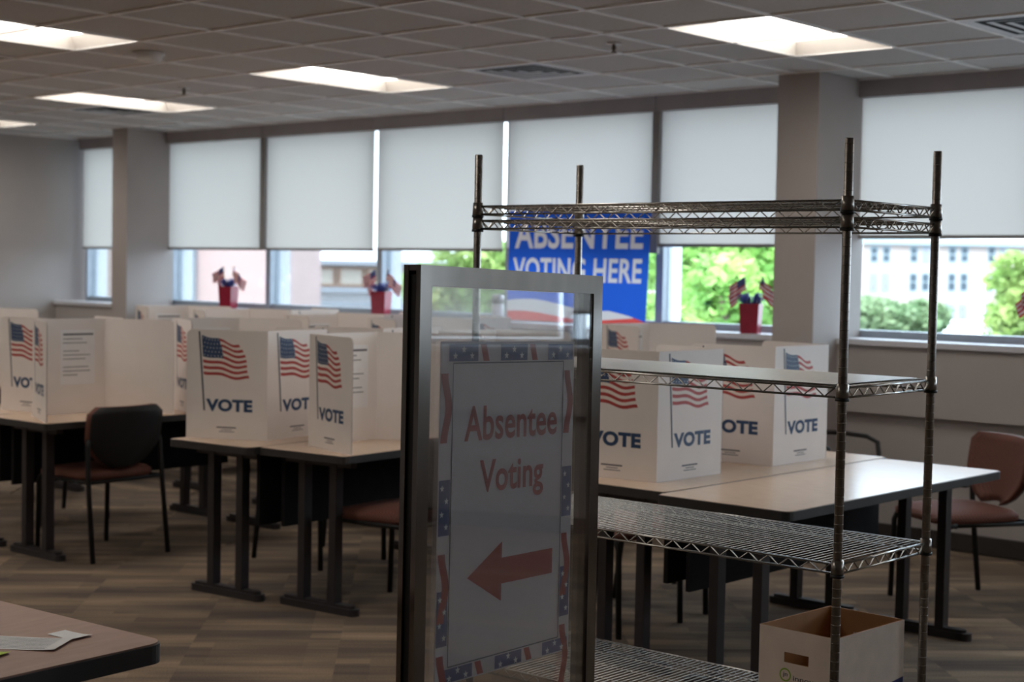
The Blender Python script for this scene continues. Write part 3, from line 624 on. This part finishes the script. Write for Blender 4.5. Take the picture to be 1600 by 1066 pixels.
def in_poly(c, t):
    r = False
    for a, b_ in zip(t, t[1:]+t[:1]):
        if (a.y > c.y) != (b_.y > c.y) and c.x < (b_.x-a.x)*(c.y-a.y)/(b_.y-a.y)+a.x: r = not r
    return r
PR = ['cloth', 'white_wave', 'red_wave', 'lettering']; PM_ = dict(zip(PR, ('banner_blue', 'banner_white', 'banner_red', 'banner_white')))
pieces = {k: MB() for k in PR}
for f in of:
    c = sum((ov[q] for q in f), Vector((0, 0)))/len(f); iu = min(n-1, int(c.x*n)); fu = c.x*n-iu
    if any(b[0] <= c.x <= b[1] and b[2] <= c.y <= b[3] and in_poly(c, b[4]) for b in letters): k = 'lettering'
    elif c.y < min(zr[iu]*(1-fu)+zr[iu+1]*fu, zw[iu]*(1-fu)+zw[iu+1]*fu): k = 'red_wave'
    elif c.y < zw[iu]*(1-fu)+zw[iu+1]*fu: k = 'white_wave'
    else: k = 'cloth'
    pieces[k].add([bp_(*ov[q]) for q in f], [tuple(range(len(f)))], PM_[k])
for k in PR: pieces[k].obj(k, bn)

# ------------------------------------------------------------------ flag vases on the sill
def flag(label, loc, lean, tw, L=.24):
    t = thing('small_flag', label, 'flag', loc, 0, 'little stick flags in the red vases')
    M = Matrix.Rotation(tw, 4, 'Z') @ Matrix.Rotation(lean, 4, 'Y'); t.matrix_basis = Matrix.Translation(loc) @ M
    mb = MB(); mb.tube([(0, 0, 0), (0, 0, L)], .0025, 'stick', 6); mb.obj('stick', t)
    mb = MB(); fw, fh = .13, .085; n = 8
    P_ = lambda u, v_: (.003+u*fw*.8, .012*math.sin(u*7+v_), L-.005-fh*(1-v_)-u*.055)
    for k in range(7):
        for i in range(n):
            u0, u1, v0, v1 = i/n, (i+1)/n, k/7, (k+1)/7; m = 'flag_blue' if (k >= 3 and u1 <= .5) else ('flag_red' if k % 2 == 0 else 'flag_white')
            mb.add([P_(u0, v0), P_(u1, v0), P_(u1, v1), P_(u0, v1)], [(0,1,2,3)], m, None, True)
    mb.obj('flag_cloth', t)
VN = ['on the sill by the far column', 'on the sill left of the sign', 'on the sill beside the thick column', 'on the sill at the brick building window']
for i, (x, sc_) in enumerate(((-10.73, 1), (-8.83, 1), (-5.43, 1.0), (-3.50, 1))):
    zb = 1.195
    t = thing('flag_vase', 'square red vase with blue tinsel '+VN[i], 'vase', (x, 8.42, zb), .35, 'red flag vases on the window sill')
    mb = MB(); a, b_, hh = .054, .064, .19
    for s0, s1, z0, z1 in ((a, b_, 0, hh), (b_-.004, a-.004, hh, .01)): mb.add([(-s0,-s0,z0),(s0,-s0,z0),(s0,s0,z0),(-s0,s0,z0),(-s1,-s1,z1),(s1,-s1,z1),(s1,s1,z1),(-s1,s1,z1)], [(0,1,5,4),(1,2,6,5),(2,3,7,6),(3,0,4,7)], 'vase')
    mb.add([(-b_,-b_,hh),(b_,-b_,hh),(b_,b_,hh),(-b_,b_,hh)]+[(s*(b_-.004), q*(b_-.004), hh) for s, q in ((-1,-1),(1,-1),(1,1),(-1,1))], [(0,1,5,4),(1,2,6,5),(2,3,7,6),(3,0,4,7)], 'vase'); mb.box(-a, a, -a, a, 0, .006, 'vase'); mb.obj('vase_body', t)
    mb = MB(); rg = random.Random(i)
    for k in range(60):
        an = rg.random()*6.28; r0 = rg.random()*.045; l = .03+.04*rg.random(); p0 = Vector((r0*math.cos(an), r0*math.sin(an), hh-.03)); p1 = p0+Vector((.03*math.cos(an), .03*math.sin(an), .03+l)); p2 = p1+Vector((.02*math.cos(an), .02*math.sin(an), -.05*rg.random())); mb.tube([p0, p1, p2], .003, 'tinsel', 4)
    stuff(mb.obj('tinsel', t))
    for k, (ln, tw, Lf) in enumerate(((.30, math.pi-.2, .33), (.10, math.pi+.5, .36), (.17, -.3, .37), (.26, .35, .32))):
        flag(('left-leaning', 'upright', 'tall right-leaning', 'low right-leaning')[k]+' stick flag in the red vase '+VN[i].replace(' at the',' by the'), (x+(-.02, .0, .012, .02)[k], 8.42+(.01, -.012, .01, -.015)[k], zb+.008), ln, tw, Lf)
t = thing('canister', 'white canister with metal lid on the sill left of the banner', 'canister', (-7.60, 8.42, 1.195))
MB().lathe([(.046, 0), (.046, .04)], 'can_metal', 18).obj('base', t)
MB().lathe([(.044, .04), (.044, .13)], 'can_white', 18).obj('body', t)
MB().lathe([(.046, .13), (.046, .18), (.04, .195), (.02, .198)], 'can_metal', 18).obj('lid', t)

# ------------------------------------------------------------------ foreground table with papers
ft = thing('work_table', 'brown laminate table with papers and rounded corner', 'table', (-3.57, 1.588, 0), math.radians(4))
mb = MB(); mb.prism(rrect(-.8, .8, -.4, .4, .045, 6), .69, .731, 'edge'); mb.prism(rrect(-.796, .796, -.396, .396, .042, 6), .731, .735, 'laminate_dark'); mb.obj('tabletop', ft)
MB().box(-.68, .66, -.3, .3, .655, .69, 'panel_black').obj('apron', ft)
for s in (-1, 1):
    mb = MB(); mb.box(s*.6-.03, s*.6+.03, -.05, .05, .03, .66, 'leg'); mb.obj('leg', ft); mb = MB(); mb.box(s*.6-.035, s*.6+.035, -.33, .33, 0, .035, 'leg'); mb.obj('foot', ft)
def paper(name, label, cat, x, y, wx, wy, rz, m, lines=0, curl=.005):
    o = thing(name, label, cat, (x, y, .7355), rz, 'loose papers on the brown table')
    n = 8; zf = lambda u: .0006+curl*max(0, u-.55)**2*4+curl*.5*max(0, .25-u)
    mb = MB()
    for i in range(n):
        u0, u1 = i/n, (i+1)/n
        for dz, rev in ((0, 0), (-.0005, 1)):
            q = [((u0-.5)*wx, -wy/2, zf(u0)+dz), ((u1-.5)*wx, -wy/2, zf(u1)+dz), ((u1-.5)*wx, wy/2, zf(u1)+dz), ((u0-.5)*wx, wy/2, zf(u0)+dz)]
            mb.add(q[::-1] if rev else q, [(0,1,2,3)], m)
    mb.obj('sheet', o)
    if lines:
        mb = MB()
        for k in range(lines):
            v_ = -wy/2+wy*(k+1)/(lines+1)
            for i in range(1, n-1):
                u0, u1 = i/n, (i+1)/n; mb.add([((u0-.5)*wx, v_-.0012, zf(u0)+.0004), ((u1-.5)*wx, v_-.0012, zf(u1)+.0004), ((u1-.5)*wx, v_+.0012, zf(u1)+.0004), ((u0-.5)*wx, v_+.0012, zf(u0)+.0004)], [(0,1,2,3)], 'ink')
        mb.obj('text_lines', o)
paper('paper_sheet', 'white printed sheet lying on the brown table', 'paper', -3.0, 1.80, .20, .11, math.radians(35), 'paper', 9)
paper('paper_slip', 'small white slip near the brown table corner', 'paper', -2.99, 1.917, .09, .05, math.radians(8), 'paper', 0)
paper('sticky_note', 'lime green note on the brown table', 'paper', -2.955, 1.695, .07, .07, math.radians(20), 'green_note', 0)

# ------------------------------------------------------------------ outside
struct(MB().box(-400, 300, 9.3, 420, -7.2, -7, 'asphalt').obj('ground'))
# camera-facing frame for far things: f = forward, r = right (ground plane)
Fw = Vector((-.6629, .7487, 0)); Rt = Vector((.7487, .6629, 0))
def far(px, py, d):       # ground-plane point at depth d under image column px ; returns location with height of row py
    lat = (px-800)/2432*d; hz = 424+.0189*(px-800)
    p = Fw*d+Rt*lat; return Vector((p.x, p.y, 1.56-(py-hz)/2432*d))
RZ = math.atan2(Rt.y, Rt.x)
def facade(name, label, px0, px1, ptop, d, depth, m, pbot=700):
    a = far(px0, ptop, d); b_ = far(px1, ptop, d); wd = (b_-a).length
    t = thing(name, label, 'building', (a.x, a.y, -7), RZ, 'buildings across the street')
    MB().box(0, wd, 0, depth, 0, a.z+7, m).obj('wall', t); return t, d/2432.0
# brick building
D = 150; t, s = facade('brick_building', 'long pale brick building with paired windows beyond the right window', 1346, 1760, 381, D, 14, 'brick')
top = far(1346, 381, D).z+7
MB().box(-.4, (1760-1346)*s+.4, -.5, 14, top, top+.55, 'cornice').obj('cornice', t)
cols = [1362, 1381, 1424, 1443, 1484, 1503, 1545, 1564, 1606, 1625, 1668, 1687]
for ri, (y0, y1) in enumerate(((387, 408), (428, 453), (477, 500), (528, 552))):
    for ci, cx in enumerate(cols):
        x = (cx-1346)*s; zt = far(cx, y0, D).z+7+.0; zb_ = zt-(y1-y0)*s; hw = 4.6*s
        pale = (ri, ci) in ((0, 3), (1, 0), (1, 1), (2, 4), (2, 5), (0, 7), (1, 6), (2, 3))
        o = MB().box(x-hw-.12, x+hw+.12, -.06, .1, zb_-.2, zt+.15, 'cornice').obj('window', t)
        for (q0, q1) in ((zb_, (zb_+zt)/2-.06), ((zb_+zt)/2+.06, zt)): MB().box(x-hw, x+hw, -.1, -.05, q0, q1, 'win_pale' if pale else 'win_dark').obj('pane', o)
# white building edge left of it
facade('white_building', 'white building edge beside the pale brick building', 1325, 1343, 372, 140, 10, 'roof_white')
# low white roof / trailer
p = far(1432, 501, 80); wd = 165*80/2432
t = thing('white_trailer', 'long white trailer parked below the brick building', 'trailer', (p.x, p.y, -7), RZ)
MB().box(0, wd, 0, 2.4, p.z+7-.75, p.z+7, 'roof_white').obj('body', t)
MB().box(.2, wd-.2, .2, 2.2, 0.5, p.z+7-.75, 'trim_grey').obj('chassis', t)
for x in (.6, wd*.5, wd-.6): MB().lathe([(.5, -.15), (.5, .15)], 'edge', 16, Matrix.Translation((x, .3, .5)) @ Matrix.Rotation(math.pi/2, 4, 'X')).obj('wheel', t)
# street lamp with curved arm
p = far(1534, 470, 60); t = thing('street_lamp', 'white curved street lamp before the brick building', 'street lamp', (p.x, p.y, -7), RZ)
top = far(1534, 442, 60).z+7
mb = MB(); mb.tube([(0, 0, 0), (0, 0, top)], .045, 'lamp_white', 8); mb.obj('pole', t)
mb = MB(); mb.tube([(0, 0, top)]+[(.45*math.sin(a*.26), 0, top-.45*(1-math.cos(a*.26))) for a in range(1, 6)], .03, 'lamp_white', 8); mb.obj('arm', t)
mb = MB(); mb.tube([(0, 0, top), (-.5, 0, top+.03)], [.03, .05], 'lamp_white', 8); mb.obj('lamp_head', t)
# left: pink building and banded pale building
D = 32; t, s = facade('pink_building', 'pink rendered building beyond the first flag vase', 100, 424, 300, D, 8, 'pink_wall')
x = (272-100)*s; MB().box(x, x+22*s, -.4, 0, 0, 16, 'cream_wall').obj('pilaster', t)
x = (294-100)*s; MB().box(x, x+11*s, -.12, 0, 0, 16, 'trim_grey').obj('downpipe_strip', t)
x = (150-100)*s; MB().box(x, x+20*s, -.3, 0, 0, 16, 'cream_wall').obj('pilaster', t)
D = 48; t, s = facade('banded_building', 'pale building with peach panels and grey bands left of the sign', 428, 780, 408, D, 10, 'pale_wall')
wd = 352*s; Zr = lambda py: far(500, py, D).z+7
MB().box(-.3, wd+.3, -.6, 10, Zr(413), Zr(406), 'trim_grey').obj('roof_edge', t)
MB().box(-.1, wd+.1, -.35, 0, Zr(456), Zr(448), 'trim_grey').obj('band', t)
MB().box(-.1, wd+.1, -.25, 0, Zr(477), Zr(471), 'trim_grey').obj('band', t)
for k in range(8):
    x = k*45*s+.15; o = MB().box(x, x+43*s, -.08, .05, Zr(447), Zr(416), 'peach').obj('panel', t)
    MB().box(x+6*s, x+38*s, -.12, -.07, Zr(443), Zr(420), 'cream_wall').obj('pane', o)
# trees
def tree(label, px, ptop, pbot, d, rad, m, nleaf, seed):
    top = far(px, ptop, d).z; bot_ = far(px, pbot, d).z; c = far(px, (ptop+pbot)/2, d)
    t = thing('tree', label, 'tree', (c.x, c.y, -7), 0, 'trees outside the windows')
    rg = random.Random(seed); hz = (top-bot_)/2; cz = (top+bot_)/2+7
    mb = MB(); blobs = [(rg.uniform(-.6, .6)*rad, rg.uniform(-.6, .6)*rad, cz+rg.uniform(-.65, .65)*hz, rg.uniform(.35, .6)) for _ in range(16)]
    for _ in range(nleaf):
        b_ = rg.choice(blobs); a = rg.random()*6.28; zc_ = rg.uniform(-1, 1); q = math.sqrt(1-zc_*zc_); R_ = rg.uniform(.7, 1.05)*b_[3]
        p = Vector((b_[0]+R_*rad*q*math.cos(a), b_[1]+R_*rad*q*math.sin(a), b_[2]+R_*hz*zc_)); s_ = rg.uniform(.06, .13)*(d/22)**.5
        u = Vector((rg.uniform(-1, 1), rg.uniform(-1, 1), rg.uniform(-.6, .6))).normalized(); v_ = u.cross(Vector((rg.uniform(-1, 1), rg.uniform(-1, 1), rg.uniform(-1, 1)))).normalized()
        mb.add([p-u*s_, p+v_*s_*.5, p+u*s_, p-v_*s_*.5], [(0,1,2,3)], m)
    stuff(mb.obj('foliage', t))
    mb = MB(); mb.tube([(0, 0, 0), (.1, .05, cz-hz*.6), (.0, 0, cz)], [.28, .2, .08], 'bark', 8)
    for k in range(6): b_ = blobs[k]; mb.tube([(.05, .02, cz-hz*.8), (b_[0], b_[1], b_[2])], [.1, .03], 'bark', 6)
    mb.obj('trunk', t)
tree('full bright green tree outside between banner and thick column', 1135, 340, 560, 22, 1.25, 'leaf', 12000, 1)
tree('yellow green tree outside left of the blue banner', 735, 360, 540, 26, .95, 'leaf_yellow', 6000, 2)
tree('low pale green tree before the brick building', 1395, 468, 560, 40, 1.3, 'leaf_pale', 5000, 3)
tree('light green tree outside by the last flag vase', 1625, 400, 560, 30, .95, 'leaf_yellow', 6000, 4)
tree('dark green tree outside behind the blue banner', 930, 350, 560, 28, 1.6, 'leaf', 5000, 5)
